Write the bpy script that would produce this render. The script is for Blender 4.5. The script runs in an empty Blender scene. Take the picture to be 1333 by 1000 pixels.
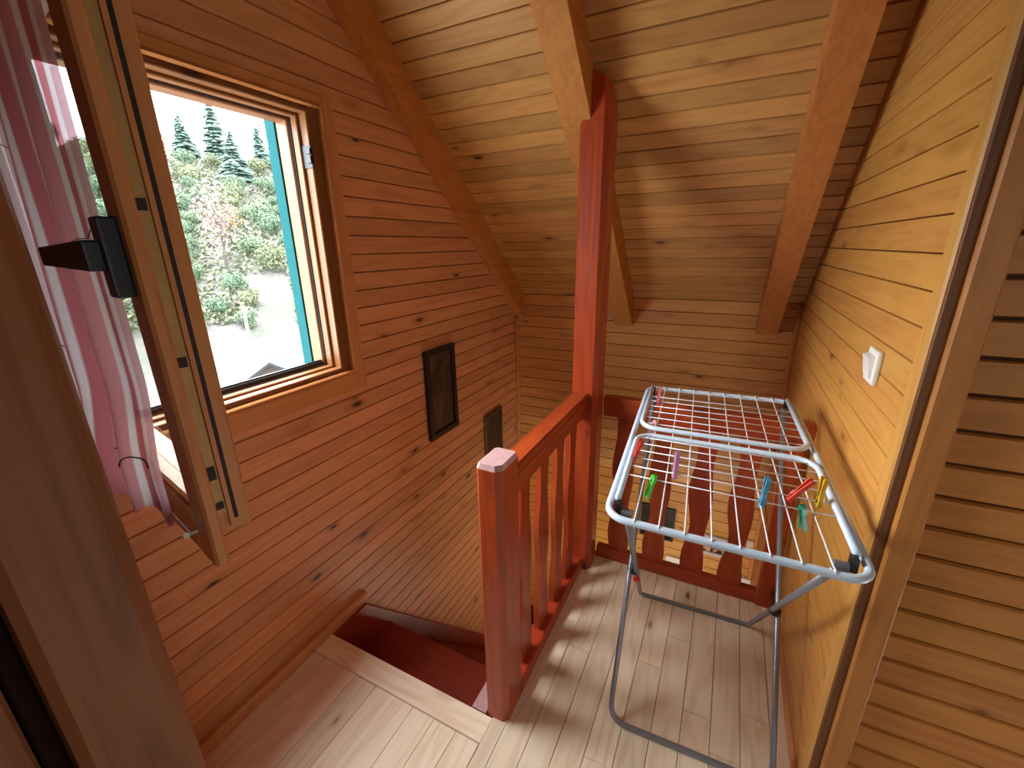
import bpy, bmesh, math, random
from mathutils import Vector, Matrix, Euler, noise
R = random.Random(7)
C = bpy.context.scene.collection
SC = bpy.context.scene

# ------------------------------------------------------------------ camera
cam = bpy.data.cameras.new('camera')
co = bpy.data.objects.new('camera', cam); C.objects.link(co)
cam.sensor_fit = 'HORIZONTAL'; cam.sensor_width = 36.0
cam.lens = 556.9 / 1333 * 36.0
cam.clip_start = 0.02; cam.clip_end = 400
PITCH, ROLL, YAW, CAMH = 0.3101, -0.0170, -0.4689, 1.5
def cam_matrix():
    cp, sp, cr, sr, cy, sy = (math.cos(PITCH), math.sin(PITCH), math.cos(ROLL),
                              math.sin(ROLL), math.cos(YAW), math.sin(YAW))
    Rz = Matrix(((cy, -sy, 0), (sy, cy, 0), (0, 0, 1)))
    B = Matrix(((1, 0, 0), (0, 0, -1), (0, 1, 0)))
    Rx = Matrix(((1, 0, 0), (0, cp, -sp), (0, sp, cp)))
    Rr = Matrix(((cr, -sr, 0), (sr, cr, 0), (0, 0, 1)))
    M = Rr @ Rx @ B @ Rz                      # rows: image right, image down, forward
    r, d, f = M[0], M[1], M[2]
    m = Matrix((r, -d, -f)).transposed().to_4x4()
    m.translation = Vector((0, 0, CAMH))
    return m
co.matrix_world = cam_matrix()
SC.camera = co

# ------------------------------------------------------------------ light
w = bpy.data.worlds.new('world'); SC.world = w; w.use_nodes = True
bg = w.node_tree.nodes['Background']
bg.inputs['Color'].default_value = (0.90, 0.96, 1.0, 1)
bg.inputs['Strength'].default_value = 12.0

def area(name, loc, aim, sx, sy, power, col=(1, 1, 1)):
    l = bpy.data.lights.new(name, 'AREA'); l.shape = 'RECTANGLE'
    l.size = sx; l.size_y = sy; l.energy = power; l.color = col
    o = bpy.data.objects.new(name, l); C.objects.link(o)
    o.location = loc
    o.rotation_euler = (Vector(aim) - Vector(loc)).to_track_quat('-Z', 'Y').to_euler()
    return o
def portal(name, loc, aim, sx, sy):
    o = area(name, loc, aim, sx, sy, 1); o.data.cycles.is_portal = True
    return o
portal('window_portal', (-1.47, 0.765, 1.5), (0, 0.765, 1.5), 0.80, 0.92)
sun = bpy.data.lights.new('sun', 'SUN'); sun.energy = 23.0; sun.angle = math.radians(80)
sun.color = (1.0, 0.96, 0.90)
so = bpy.data.objects.new('sun', sun); C.objects.link(so)
so.rotation_euler = Vector((0.80, 0.12, -0.84)).to_track_quat('-Z', 'Y').to_euler()
area('siding_fill', (1.6, -0.6, 1.35), (0.95, 1.04, 0.1), 0.8, 0.8, 10, (1.0, 0.95, 0.88))  # added fill light with no lamp body, brightens the siding
area('lower_floor_light', (-0.05, 0.7, -0.75), (-0.2, 2.68, -0.9), 0.5, 0.5, 14, (1.0, 0.86, 0.68))  # unseen light standing in for windows on the lower floor
area('lower_stair_fill', (-0.1, 2.0, -1.5), (-1.2, 1.7, -0.4), 0.4, 0.4, 9, (1.0, 0.86, 0.68))  # added fill light, lifts the window wall beside the stairs

SC.view_settings.view_transform = 'Standard'
SC.view_settings.look = 'None'
SC.view_settings.gamma = 1.0
SC.view_settings.use_curve_mapping = False
SC.view_settings.exposure = 0.14
SC.cycles.max_bounces = 10
SC.cycles.diffuse_bounces = 6

# ------------------------------------------------------------------ materials
def srgb(r, g, b):
    f = lambda c: (c / 255 / 12.92) if c / 255 <= 0.04045 else ((c / 255 + 0.055) / 1.055) ** 2.4
    return (f(r), f(g), f(b), 1)

class NT:
    def __init__(s, name):
        s.m = bpy.data.materials.new(name); s.m.use_nodes = True
        s.t = s.m.node_tree; s.b = s.t.nodes['Principled BSDF']
    def n(s, typ, **kw):
        nd = s.t.nodes.new(typ)
        for k, v in kw.items():
            if k.startswith('i_'):
                key = k[2:]
                nd.inputs[int(key) if key.isdigit() else key].default_value = v
            else: setattr(nd, k, v)
        return nd
    def l(s, a, b): s.t.links.new(a, b)
    def math(s, op, a, b=None, clamp=False):
        nd = s.t.nodes.new('ShaderNodeMath'); nd.operation = op; nd.use_clamp = clamp
        for i, v in enumerate((a, b)):
            if v is None: continue
            if isinstance(v, (int, float)): nd.inputs[i].default_value = v
            else: s.l(v, nd.inputs[i])
        return nd.outputs[0]
    def mix(s, fac, a, b, blend='MIX'):
        nd = s.t.nodes.new('ShaderNodeMix'); nd.data_type = 'RGBA'; nd.blend_type = blend
        for sock, v in ((nd.inputs[0], fac), (nd.inputs[6], a), (nd.inputs[7], b)):
            if isinstance(v, (int, float, tuple)): sock.default_value = v
            else: s.l(v, sock)
        return nd.outputs[2]
    def ramp(s, fac, stops):
        nd = s.t.nodes.new('ShaderNodeValToRGB'); e = nd.color_ramp.elements
        while len(e) < len(stops): e.new(0.5)
        for el, (p, c) in zip(e, stops): el.position = p; el.color = c
        s.l(fac, nd.inputs[0]); return nd.outputs[0]

def wood(name, base, dark, knot, rough=0.4, var=0.22, axis='X', coat=0.0, knots=0.45, grain=0.62, bump=0.22, broad=0.12, bs=(1.3, 9.0, 9.0), ks=(4.2, 11.0, 3.0)):
    T = NT(name)
    tc = T.n('ShaderNodeTexCoord'); oi = T.n('ShaderNodeObjectInfo')
    sep = T.n('ShaderNodeSeparateXYZ'); T.l(tc.outputs['Object'], sep.inputs[0])
    com = T.n('ShaderNodeCombineXYZ')
    order = {'X': (0, 1, 2), 'Y': (1, 0, 2), 'Z': (2, 0, 1)}[axis]
    for i, k in enumerate(order): T.l(sep.outputs[k], com.inputs[i])
    off = T.n('ShaderNodeVectorMath', operation='SCALE', i_0=(37.3, 17.7, 5.1)); T.l(oi.outputs['Random'], off.inputs['Scale'])
    pos = T.n('ShaderNodeVectorMath', operation='ADD'); T.l(com.outputs[0], pos.inputs[0]); T.l(off.outputs[0], pos.inputs[1])
    def scaled(sx, sy, sz):
        v = T.n('ShaderNodeVectorMath', operation='MULTIPLY', i_1=(sx, sy, sz)); T.l(pos.outputs[0], v.inputs[0]); return v.outputs[0]
    # knots
    vo = T.n('ShaderNodeTexVoronoi', feature='F1', i_Scale=1.0); T.l(scaled(*ks), vo.inputs['Vector'])
    sc_ = T.n('ShaderNodeSeparateColor'); T.l(vo.outputs['Color'], sc_.inputs[0])
    on = T.math('GREATER_THAN', sc_.outputs[0], 1 - knots)
    size = T.math('MULTIPLY_ADD', sc_.outputs[1], 0.07); size.node.inputs[2].default_value = 0.045
    k0 = T.math('DIVIDE', vo.outputs['Distance'], size)
    core = T.math('MULTIPLY', T.math('SUBTRACT', 1.5, k0, True), on, True)
    halo = T.math('MULTIPLY', T.math('MULTIPLY', T.math('SUBTRACT', 1.0, T.math('MULTIPLY', k0, 0.28), True), 0.6), on, True)
    # grain
    n1 = T.n('ShaderNodeTexNoise', i_Scale=1.0, i_Detail=5.0, i_Roughness=0.62, i_Distortion=0.4); T.l(scaled(2.0, 75.0, 75.0), n1.inputs['Vector'])
    n2 = T.n('ShaderNodeTexNoise', i_Scale=1.0, i_Detail=2.0); T.l(scaled(*bs), n2.inputs['Vector'])
    ring = T.math('SINE', T.math('ADD', T.math('MULTIPLY', n2.outputs[0], 46.0), T.math('MULTIPLY', halo, 6.0)))
    g = T.math('ADD', T.math('MULTIPLY', n1.outputs[0], 0.75), T.math('MULTIPLY', ring, broad))
    gm = T.math('MULTIPLY', T.math('SUBTRACT', g, 0.30, True), 2.0 * grain, True)
    col = T.mix(gm, base, dark)
    col = T.mix(halo, col, tuple(0.5 * (a + b) for a, b in zip(dark, knot)))
    col = T.mix(core, col, knot)
    # board to board variation
    rv = T.math('MULTIPLY_ADD', oi.outputs['Random'], var); rv.node.inputs[2].default_value = 1 - var * 0.5
    sv = T.n('ShaderNodeTexWhiteNoise', noise_dimensions='1D'); T.l(T.math('MULTIPLY', oi.outputs['Random'], 913.0), sv.inputs['W'])
    hs = T.n('ShaderNodeHueSaturation')
    T.l(col, hs.inputs['Color']); T.l(rv, hs.inputs['Value'])
    h = T.math('MULTIPLY_ADD', sv.outputs['Value'], 0.008); h.node.inputs[2].default_value = 0.496
    T.l(h, hs.inputs['Hue'])
    T.l(hs.outputs[0], T.b.inputs['Base Color'])
    rr = T.math('MULTIPLY_ADD', n1.outputs[0], 0.2); rr.node.inputs[2].default_value = rough - 0.1
    T.l(rr, T.b.inputs['Roughness'])
    T.b.inputs['Coat Weight'].default_value = coat; T.b.inputs['Coat Roughness'].default_value = 0.28
    T.b.inputs['Specular IOR Level'].default_value = 0.35
    bp = T.n('ShaderNodeBump', i_Strength=bump, i_Distance=0.004); T.l(n1.outputs[0], bp.inputs['Height']); T.l(bp.outputs[0], T.b.inputs['Normal'])
    return T.m

def plain(name, col, rough=0.45, metal=0.0, noise_amt=0.08, scale=30.0, coat=0.0):
    T = NT(name)
    tc = T.n('ShaderNodeTexCoord')
    n1 = T.n('ShaderNodeTexNoise', i_Scale=scale, i_Detail=4.0); T.l(tc.outputs['Object'], n1.inputs['Vector'])
    f = T.math('MULTIPLY_ADD', n1.outputs[0], noise_amt * 2); f.node.inputs[2].default_value = 1 - noise_amt
    hs = T.n('ShaderNodeHueSaturation', i_Color=col); T.l(f, hs.inputs['Value'])
    T.l(hs.outputs[0], T.b.inputs['Base Color'])
    T.b.inputs['Roughness'].default_value = rough; T.b.inputs['Metallic'].default_value = metal
    T.b.inputs['Coat Weight'].default_value = coat
    return T.m

M = {}
M['wall_pine'] = wood('varnished pine cladding', srgb(212, 154, 108), srgb(166, 106, 66), srgb(62, 30, 18), rough=0.42, knots=0.55, var=0.22)
M['gold_pine'] = wood('golden pine cladding', srgb(206, 150, 76), srgb(166, 108, 46), srgb(80, 42, 18), rough=0.42, knots=0.42, var=0.14)
M['ceil_pine'] = wood('ceiling pine cladding', srgb(198, 148, 84), srgb(146, 98, 48), srgb(72, 36, 18), rough=0.45, knots=0.55, var=0.34)
M['back_pine'] = wood('back wall pine cladding', srgb(216, 162, 100), srgb(172, 112, 60), srgb(76, 38, 18), rough=0.42, knots=0.45, var=0.2)
M['siding'] = wood('orange brown siding pine', srgb(188, 126, 58), srgb(142, 86, 34), srgb(78, 40, 18), rough=0.5, knots=0.26, var=0.10)
M['rafter'] = wood('rough sawn rafter pine', srgb(198, 130, 72), srgb(150, 88, 44), srgb(70, 32, 14), rough=0.6, knots=0.3, var=0.12, bump=0.3)
M['floor'] = wood('pale pine floorboard', srgb(240, 224, 200), srgb(214, 186, 154), srgb(116, 74, 46), rough=0.38, knots=0.45, var=0.18, coat=0.28, grain=0.8, broad=0.17)
M['red'] = wood('mahogany red stained wood', srgb(174, 70, 34), srgb(98, 30, 15), srgb(42, 13, 9), rough=0.34, knots=0.4, var=0.10, axis='Z', coat=0.25)
M['red_x'] = wood('mahogany red stained rail', srgb(174, 70, 34), srgb(98, 30, 15), srgb(42, 13, 9), rough=0.34, knots=0.3, var=0.10, axis='X', coat=0.25)
M['red_y'] = wood('mahogany red stained rail lengthwise', srgb(174, 70, 34), srgb(98, 30, 15), srgb(42, 13, 9), rough=0.34, knots=0.3, var=0.10, axis='Y', coat=0.25)
M['stair_red'] = wood('dark red stair paint', srgb(140, 52, 30), srgb(92, 28, 16), srgb(48, 16, 10), rough=0.4, knots=0.1, var=0.08, axis='X', coat=0.2)
M['trim_z'] = wood('upright pine trim', srgb(204, 142, 86), srgb(164, 102, 54), srgb(80, 38, 18), rough=0.42, knots=0.2, var=0.1, axis='Z')
M['gold_z'] = wood('upright golden pine trim', srgb(206, 154, 80), srgb(174, 118, 52), srgb(96, 50, 24), rough=0.42, knots=0.2, var=0.1, axis='Z')
M['trim_y'] = wood('lengthwise pine trim', srgb(204, 142, 86), srgb(164, 102, 54), srgb(80, 38, 18), rough=0.42, knots=0.2, var=0.1, axis='Y')
M['trim_x'] = wood('crosswise pine trim', srgb(204, 142, 86), srgb(164, 102, 54), srgb(80, 38, 18), rough=0.42, knots=0.2, var=0.1, axis='X')
M['door'] = wood('brown pine door jamb', srgb(140, 88, 54), srgb(92, 52, 30), srgb(40, 22, 15), rough=0.5, knots=0.30, var=0.05, axis='Z', grain=0.75, broad=0.18, bs=(0.6, 9.0, 9.0), ks=(1.7, 5.0, 3.0))
M['plain_wood'] = plain('plain backing wood', srgb(150, 88, 44), 0.7)
M['groove'] = plain('dark groove wood', srgb(64, 30, 14), 0.8)
M['worn'] = plain('worn post top and painted glare', srgb(186, 150, 150), 0.6, noise_amt=0.25, scale=60)  # wear on the newel top, painted glare on the stair string
M['white_tube'] = plain('pale blue white enamel tube', srgb(206, 226, 246), 0.35, coat=0.3, noise_amt=0.02)
M['grey_tube'] = plain('dull grey steel tube', srgb(142, 148, 158), 0.35, metal=0.55, noise_amt=0.06)
M['wire'] = plain('white coated wire', srgb(232, 234, 238), 0.35, noise_amt=0.02)
M['frame_y'] = wood('stained window frame lengthwise', srgb(126, 80, 42), srgb(92, 52, 26), srgb(60, 30, 16), rough=0.42, knots=0.1, var=0.06, axis='Y')
M['frame_z'] = wood('stained window frame upright', srgb(126, 80, 42), srgb(92, 52, 26), srgb(60, 30, 16), rough=0.42, knots=0.1, var=0.06, axis='Z')
M['siding_z'] = wood('upright siding strip', srgb(176, 116, 56), srgb(132, 80, 36), srgb(78, 40, 18), rough=0.5, knots=0.1, var=0.06, axis='Z')
M['dark_z'] = wood('dark corner strip', srgb(112, 70, 40), srgb(80, 46, 26), srgb(50, 26, 14), rough=0.6, knots=0.05, var=0.05, axis='Z')
M['wall_y'] = wood('lengthwise wall pine strip', srgb(206, 146, 98), srgb(160, 98, 58), srgb(62, 30, 18), rough=0.42, knots=0.3, var=0.05, axis='Y')
M['void'] = plain('dark gap shade', srgb(46, 28, 20), 0.9, noise_amt=0.2); M['void'].node_tree.nodes['Principled BSDF'].inputs['Specular IOR Level'].default_value = 0.05  # shade of the gap beside the jamb put into the colour
M['black'] = plain('black plastic', srgb(26, 26, 30), 0.45)
M['handle'] = plain('black enamel handle', srgb(20, 34, 44), 0.4)
M['steel'] = plain('bright steel', srgb(190, 192, 196), 0.3, metal=1.0)
M['brass_strip'] = plain('yellowed lock strip', srgb(176, 146, 88), 0.5, metal=0.2, noise_amt=0.2)
M['dark_slot'] = plain('dark slot', srgb(38, 28, 24), 0.7)
M['white_plastic'] = plain('white plastic', srgb(232, 232, 228), 0.35, noise_amt=0.02)
M['shutter'] = plain('teal exterior paint', (0.010, 0.068, 0.076, 1), 0.9); M['shutter'].node_tree.nodes['Principled BSDF'].inputs['Specular IOR Level'].default_value = 0.05
M['drip'] = plain('dark anodised drip rail', srgb(40, 42, 46), 0.4, metal=0.6)
M['render'] = plain('white exterior render', srgb(200, 196, 190), 0.8)

pegcols = dict(pink=(222, 120, 130), paleblush=(230, 176, 178), red=(214, 62, 50), green=(66, 190, 60), lilac=(214, 150, 200),
               blue=(86, 160, 196), orange=(220, 74, 52), yellow=(226, 186, 46), teal=(30, 150, 116))
for k, v in pegcols.items(): M['peg_' + k] = plain('%s plastic' % k, srgb(*v), 0.35, noise_amt=0.04)

# ------------------------------------------------------------------ object helpers
def tag(o, label=None, cat=None, group=None, kind=None):
    if label: o['label'] = label
    if cat: o['category'] = cat
    if group: o['group'] = group
    if kind: o['kind'] = kind
    return o
def empty(name, loc=(0, 0, 0), rot=(0, 0, 0), **kw):
    o = bpy.data.objects.new(name, None); C.objects.link(o)
    o.location = loc; o.rotation_euler = rot; o.empty_display_size = 0.1
    return tag(o, **kw)
def link(name, me, mat, parent=None, mw=None):
    o = bpy.data.objects.new(name, me); C.objects.link(o)
    if mat: me.materials.append(mat) if not me.materials else None
    if parent: o.parent = parent
    if mw is not None: o.matrix_local = mw
    return o
def mesh(name, vs, fs, smooth=False):
    me = bpy.data.meshes.new(name); me.from_pydata([tuple(v) for v in vs], [], fs); me.update()
    bm = bmesh.new(); bm.from_mesh(me); bmesh.ops.recalc_face_normals(bm, faces=bm.faces); bm.to_mesh(me); bm.free()
    if smooth: me.polygons.foreach_set('use_smooth', [True] * len(me.polygons))
    return me
class MB:
    """collects pieces of one mesh"""
    def __init__(s): s.v = []; s.f = []
    def add(s, vs, fs):
        b = len(s.v); s.v += [Vector(v) for v in vs]; s.f += [tuple(i + b for i in f) for f in fs]; return s
    def box(s, x0, x1, y0, y1, z0, z1, c=0.0):
        """box; c = chamfer on the four edges along the longest axis and ends left square"""
        if c <= 0:
            vs = [(x, y, z) for x in (x0, x1) for y in (y0, y1) for z in (z0, z1)]
            return s.add(vs, [(0, 1, 3, 2), (4, 6, 7, 5), (0, 4, 5, 1), (2, 3, 7, 6), (0, 2, 6, 4), (1, 5, 7, 3)])
        d = [x1 - x0, y1 - y0, z1 - z0]; a = d.index(max(d)); o = [i for i in range(3) if i != a]
        lo = (x0, y0, z0); hi = (x1, y1, z1)
        p0, p1, q0, q1 = lo[o[0]], hi[o[0]], lo[o[1]], hi[o[1]]
        prof = [(p0 + c, q0), (p1 - c, q0), (p1, q0 + c), (p1, q1 - c), (p1 - c, q1), (p0 + c, q1), (p0, q1 - c), (p0, q0 + c)]
        vs = []
        for e in (lo[a], hi[a]):
            for p, q in prof:
                v = [0, 0, 0]; v[a] = e; v[o[0]] = p; v[o[1]] = q; vs.append(v)
        fs = [tuple(range(8)), tuple(range(8, 16))] + [(i, (i + 1) % 8, 8 + (i + 1) % 8, 8 + i) for i in range(8)]
        return s.add(vs, fs)
    def prism(s, poly, axis, a0, a1):
        """poly of 2D points extruded along axis (0,1,2); remaining axes in order"""
        o = [i for i in range(3) if i != axis]; n = len(poly); vs = []
        for e in (a0, a1):
            for p, q in poly:
                v = [0, 0, 0]; v[axis] = e; v[o[0]] = p; v[o[1]] = q; vs.append(v)
        return s.add(vs, [tuple(range(n)), tuple(range(n, 2 * n))] + [(i, (i + 1) % n, n + (i + 1) % n, n + i) for i in range(n)])
    def tube(s, pts, r, n=8, closed=False):
        pts = [Vector(p) for p in pts]; m = len(pts); b = len(s.v); prev = None; vs = []
        for i, p in enumerate(pts):
            a = pts[(i - 1) % m] if (closed or i) else p; c = pts[(i + 1) % m] if (closed or i < m - 1) else p
            t = (c - a).normalized()
            if prev is None:
                u = t.orthogonal().normalized()
            else:
                u = (prev - t * prev.dot(t))
                u = u.normalized() if u.length > 1e-6 else t.orthogonal().normalized()
            prev = u; v = t.cross(u)
            rr = r[i] if isinstance(r, (list, tuple)) else r
            for k in range(n):
                th = 2 * math.pi * k / n
                vs.append(p + (u * math.cos(th) + v * math.sin(th)) * rr)
        fs = []
        for i in range(m if closed else m - 1):
            j = (i + 1) % m
            for k in range(n): fs.append((i * n + k, i * n + (k + 1) % n, j * n + (k + 1) % n, j * n + k))
        if not closed: fs += [tuple(range(n)), tuple(range((m - 1) * n, m * n))]
        return s.add(vs, fs)
    def build(s, name, mat, parent=None, loc=None, smooth=False, bevel=0.0):
        me = mesh(name, s.v, s.f, smooth)
        if bevel:
            bm = bmesh.new(); bm.from_mesh(me)
            bmesh.ops.bevel(bm, geom=bm.edges[:], offset=bevel, segments=2, profile=0.6, affect='EDGES', clamp_overlap=True)
            bm.to_mesh(me); bm.free()
        o = link(name, me, mat, parent)
        if loc is not None: o.location = loc
        return o

def centred(vs):
    c = sum((Vector(v) for v in vs), Vector()) / len(vs)
    return c

def plank(name, parent, mat, org, ld, wd, L, W, T, c=0.0032, gap=0.0013, cut=None):
    """board: local X length along ld, Y width along wd, Z thickness outwards; front edges chamfered"""
    ld = Vector(ld).normalized(); wd = Vector(wd).normalized(); nd = ld.cross(wd)
    c2 = c
    prof = [(gap, -T), (W - gap, -T), (W - gap, -c2 * 1.3), (W - c2, 0), (c2, 0), (gap, -c2 * 1.3)]
    xa, xb = (0, L) if cut is None else cut
    n = 6; vs = []
    for e in (0, 1):
        for y, z in prof:
            x0 = 0.0005; x1 = L - 0.0005
            if cut is not None:                       # slanted ends: cut = ((x at y=0, x at y=W) start, (...) end)
                s0, s1 = cut; t = y / W
                x0 = s0[0] + (s0[1] - s0[0]) * t; x1 = s1[0] + (s1[1] - s1[0]) * t
            vs.append((x1 if e else x0, y, z))
    fs = [(5, 4, 3, 2, 1, 0), (6, 7, 8, 9, 10, 11)] + [(i, (i + 1) % n, n + (i + 1) % n, n + i) for i in range(n)]
    me = mesh(name, vs, fs)
    m = Matrix((ld, wd, nd)).transposed().to_4x4(); m.translation = Vector(org)
    return link(name, me, mat, parent, m)

# ------------------------------------------------------------------ key dimensions
XL, XR, YB = -1.315, 0.345, 2.68
ZK, SLOPE = 1.195, 0.90                       # top of knee wall, roof rise per metre
CA = math.cos(math.atan(SLOPE)); SA = math.sin(math.atan(SLOPE))
def zc(y): return min(ZK + SLOPE * (YB - y), 2.75)
YF = YB - (2.75 - ZK) / SLOPE                  # where the slope meets the flat ceiling
PW = 0.0687
YLAND = 1.83                                   # far edge of the landing
ZLOW = -2.5
WY0, WY1, WZ0, WZ1 = 0.395, 1.13, 1.065, 1.93  # clear window opening

# ------------------------------------------------------------------ setting
wl = MB()
T0 = XL - 0.022
for a in ((-1.6, 0.38, ZLOW, 2.9), (1.145, YB + 0.2, ZLOW, 2.9), (0.38, 1.145, ZLOW, WZ0 - 0.015), (0.38, 1.145, WZ1 + 0.015, 2.9)):
    wl.box(XL - 0.14, T0, a[0], a[1], a[2], a[3])
wall_left = tag(wl.build('wall_left', M['groove']), kind='structure')
wall_back = tag(MB().box(XL - 0.14, 2.2, YB + 0.022, YB + 0.16, ZLOW, 2.0).build('wall_back', M['groove']), kind='structure')
wr = MB().box(XR + 0.018, XR + 0.10, 1.062, YB, -0.2, 2.75)
wr.box(XR + 0.018, XR + 0.10, -1.6, YB, ZLOW, -0.2)
wall_right = tag(wr.build('wall_right', M['groove']), kind='structure')
wall_near = tag(MB().box(XR + 0.018, 2.2, 1.064, 1.14, 0, 2.75).build('wall_near', M['groove']), kind='structure')
wall_behind = tag(MB().box(XL - 0.1, 2.2, -1.75, -1.6, ZLOW, 2.9).build('wall_behind', M['plain_wood']), kind='structure')
wall_hall = tag(MB().box(2.2, 2.3, -1.7, 1.1, -0.2, 2.9).build('wall_hall', M['plain_wood']), kind='structure')

# ceiling: sloped slab + flat part
cl = MB()
off = 0.024
def slp(y, d): return (y + d * SA, ZK + SLOPE * (YB - y) + d * CA)
a = slp(YB + 0.16, off); b = slp(YF, off); c = slp(YF, off + 0.12); d = slp(YB + 0.16, off + 0.12)
cl.prism([a, b, c, d], 0, XL - 0.14, 2.2)
cl.box(XL - 0.14, 2.3, -1.75, YF + 0.12, 2.76, 2.95)
ceiling = tag(cl.build('ceiling', M['groove']), kind='structure')
# floor slabs
fl = MB()
fl.box(-1.29, 2.2, -1.6, 0.79, -0.2, -0.022)
fl.box(-0.56, XR + 0.018, 0.79, YLAND, -0.2, -0.022)
fl.box(-1.29, -0.56, 0.79, 0.872, -0.2, -0.022)
floor = tag(fl.build('floor', M['groove']), kind='structure')
lower = tag(MB().box(XL - 0.14, XR + 0.1, -1.7, YB + 0.1, ZLOW - 0.1, ZLOW).build('floor_lower', M['plain_wood']), kind='structure')

# ---- left wall cladding (boards run along y; local z must face +x: ld = -y, wd = z -> nd = (-y) x z = -x ; use ld=+y, wd=+z -> +x)
zrow = 0.658 - 36 * PW
cas = 0.115
while zrow < 2.75:
    z0, z1 = zrow, zrow + PW
    yend = lambda z: min(YB, YB - (z - ZK) / SLOPE) if z > ZK else YB
    segs = []
    ystart = 0.05 if z1 > 0 else 0.86
    if z1 > WZ0 - 0.03 and z0 < WZ1 + 0.03:
        segs = [(ystart, WY0 - 0.06, False), (WY1 + 0.08, None, True)]
    else:
        segs = [(ystart, None, True)]
    for y0, y1, slope_end in segs:
        e0, e1 = (yend(z0), yend(z1)) if y1 is None else (y1, y1)
        cut = ((0, 0), (e0 - y0 + 0.004, e1 - y0 + 0.004))
        if min(e0, e1) - y0 < 0.02: continue
        plank('plank', wall_left, M['wall_pine'], (XL, y0, z0), (0, 1, 0), (0, 0, 1), 1, PW, 0.02, cut=cut)
    zrow += PW

# ---- back wall cladding (front faces -y): ld = +x, wd = +z -> nd = x × z = -y
zrow = ZK - 36 * 0.0735
while zrow < ZK - 0.01:
    plank('plank', wall_back, M['gold_pine'] if zrow < 0 else M['back_pine'], (XL, YB, zrow), (1, 0, 0), (0, 0, 1), XR - XL, 0.0735, 0.02)
    zrow += 0.0735

# ---- right wall cladding (faces -x): ld = -y, wd = +z -> nd = (-y) × z = -x
RY0 = 1.042
zrow = 0.845 - 12 * 0.07
while zrow < 2.75:
    z0, z1 = max(zrow, 0.0), zrow + 0.07
    ye0 = YB if z0 < ZK else YB - (z0 - ZK) / SLOPE
    ye1 = YB if z1 < ZK else YB - (z1 - ZK) / SLOPE
    if min(ye0, ye1) - RY0 > 0.03:
        plank('plank', wall_right, M['gold_pine'], (XR, RY0, zrow), (0, -1, 0), (0, 0, 1), 1, 0.07, 0.018,
              cut=((RY0 - ye0, RY0 - ye1), (0, 0)), c=0.0024, gap=0.0011)
    zrow += 0.07
zrow = -0.9
for k in range(12):
    plank('plank', wall_right, M['gold_pine'], (XR, YB, -0.02 - (k + 1) * 0.07), (0, -1, 0), (0, 0, 1), YB - YLAND, 0.07, 0.018)

# ---- siding that faces the camera on the right (faces -y)
zrow = 0.012
while zrow < 2.7:
    plank('plank', wall_near, M['siding'], (0.361, 1.045, zrow), (1, 0, 0), (0, 0, 1), 1.75, 0.0713, 0.019, c=0.006, gap=0.0032)
    zrow += 0.0713

# ---- ceiling boards: along x, down the slope. outward normal is down-front (-SA,-CA): ld=+x, wd = up slope (0,-CA,SA): x × wd = (0,-SA,-CA)
k = 0
u0 = 0.0; SL = (2.75 - ZK) / SA
while u0 < SL:
    W = 0.0707
    org = (XL, YB - u0 * CA, ZK + u0 * SA)
    plank('plank', ceiling, M['ceil_pine'], org, (1, 0, 0), (0, -CA, SA), XR - XL + 0.01, W, 0.02, c=0.0035)
    u0 += W; k += 1

# ---- floor boards (along y, face up): ld = +y, wd = -x -> y × -x = z
def floorboard(x0, x1, y0, y1):
    plank('floorboard', floor, M['floor'], (x1, y0, 0), (0, 1, 0), (-1, 0, 0), y1 - y0, x1 - x0, 0.02, c=0.0012, gap=0.0009)
xs = [-0.4885 + 0.0862 * i for i in range(0, 10)]
fb = random.Random(3)
joints = [[1.36], [0.62, 1.25], [1.52], [0.9], [1.30], [1.46, 0.55], [1.18], [1.08, 1.62], [1.25], [0.9]]
for i, x in enumerate(xs):
    x1 = min(x + 0.0862, XR - 0.002)
    if x1 - x < 0.01: continue
    ys = [-0.3] + sorted(joints[i]) + [YLAND]
    for y0, y1 in zip(ys, ys[1:]): floorboard(x, x1, y0, y1)
floorboard(-0.5375, -0.4885, -0.3, YLAND)
for xa, xb in ((-1.287, -1.215), (-1.215, -1.065), (-1.065, -0.968), (-0.968, -0.80), (-0.80, -0.712), (-0.712, -0.6245), (-0.6245, -0.5385)):
    floorboard(xa, xb, 0.172 if xb < -0.58 else -0.3, 0.786)
x = 0.3595
while x < 1.1:
    floorboard(x, x + 0.0862, -0.3, 1.043); x += 0.0862
# nosing board at the head of the stairs: along x, faces up: ld=+x, wd=+y
plank('nosing_board', floor, M['floor'], (-1.287, 0.788, 0), (1, 0, 0), (0, 1, 0), 0.75, 0.088, 0.026, c=0.003, gap=0.0009)

# ---- trims
def trim(name, x0, x1, y0, y1, z0, z1, mat, c=0.004):
    return tag(MB().box(x0, x1, y0, y1, z0, z1, c).build(name, M[mat]), kind='structure')
bl = MB().prism([(XL, 0.0), (-1.287, 0.0), (-1.287, 0.034), (-1.293, 0.045), (XL, 0.045)], 1, 0.172, 1.075)
tag(bl.build('baseboard_left', M['wall_y']), kind='structure')
br = MB().prism([(XR, 0.0), (XR - 0.012, 0.0), (XR - 0.012, 0.03), (XR - 0.004, 0.04), (XR, 0.04)], 1, RY0, YLAND)
tag(br.build('baseboard_right', M['trim_y']), kind='structure')
trim('trim_1', XL, XL + 0.026, YB - 0.026, YB, ZLOW, ZK - 0.16, 'trim_z')                  # corner battens
trim('trim_2', XR - 0.022, XR, YB - 0.022, YB, ZLOW, ZK - 0.02, 'trim_z')
trim('trim_3', XR - 0.006, XR + 0.012, RY0 - 0.001, RY0 + 0.046, 0, 2.74, 'gold_z', 0.005)  # end strip of the right wall
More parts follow.
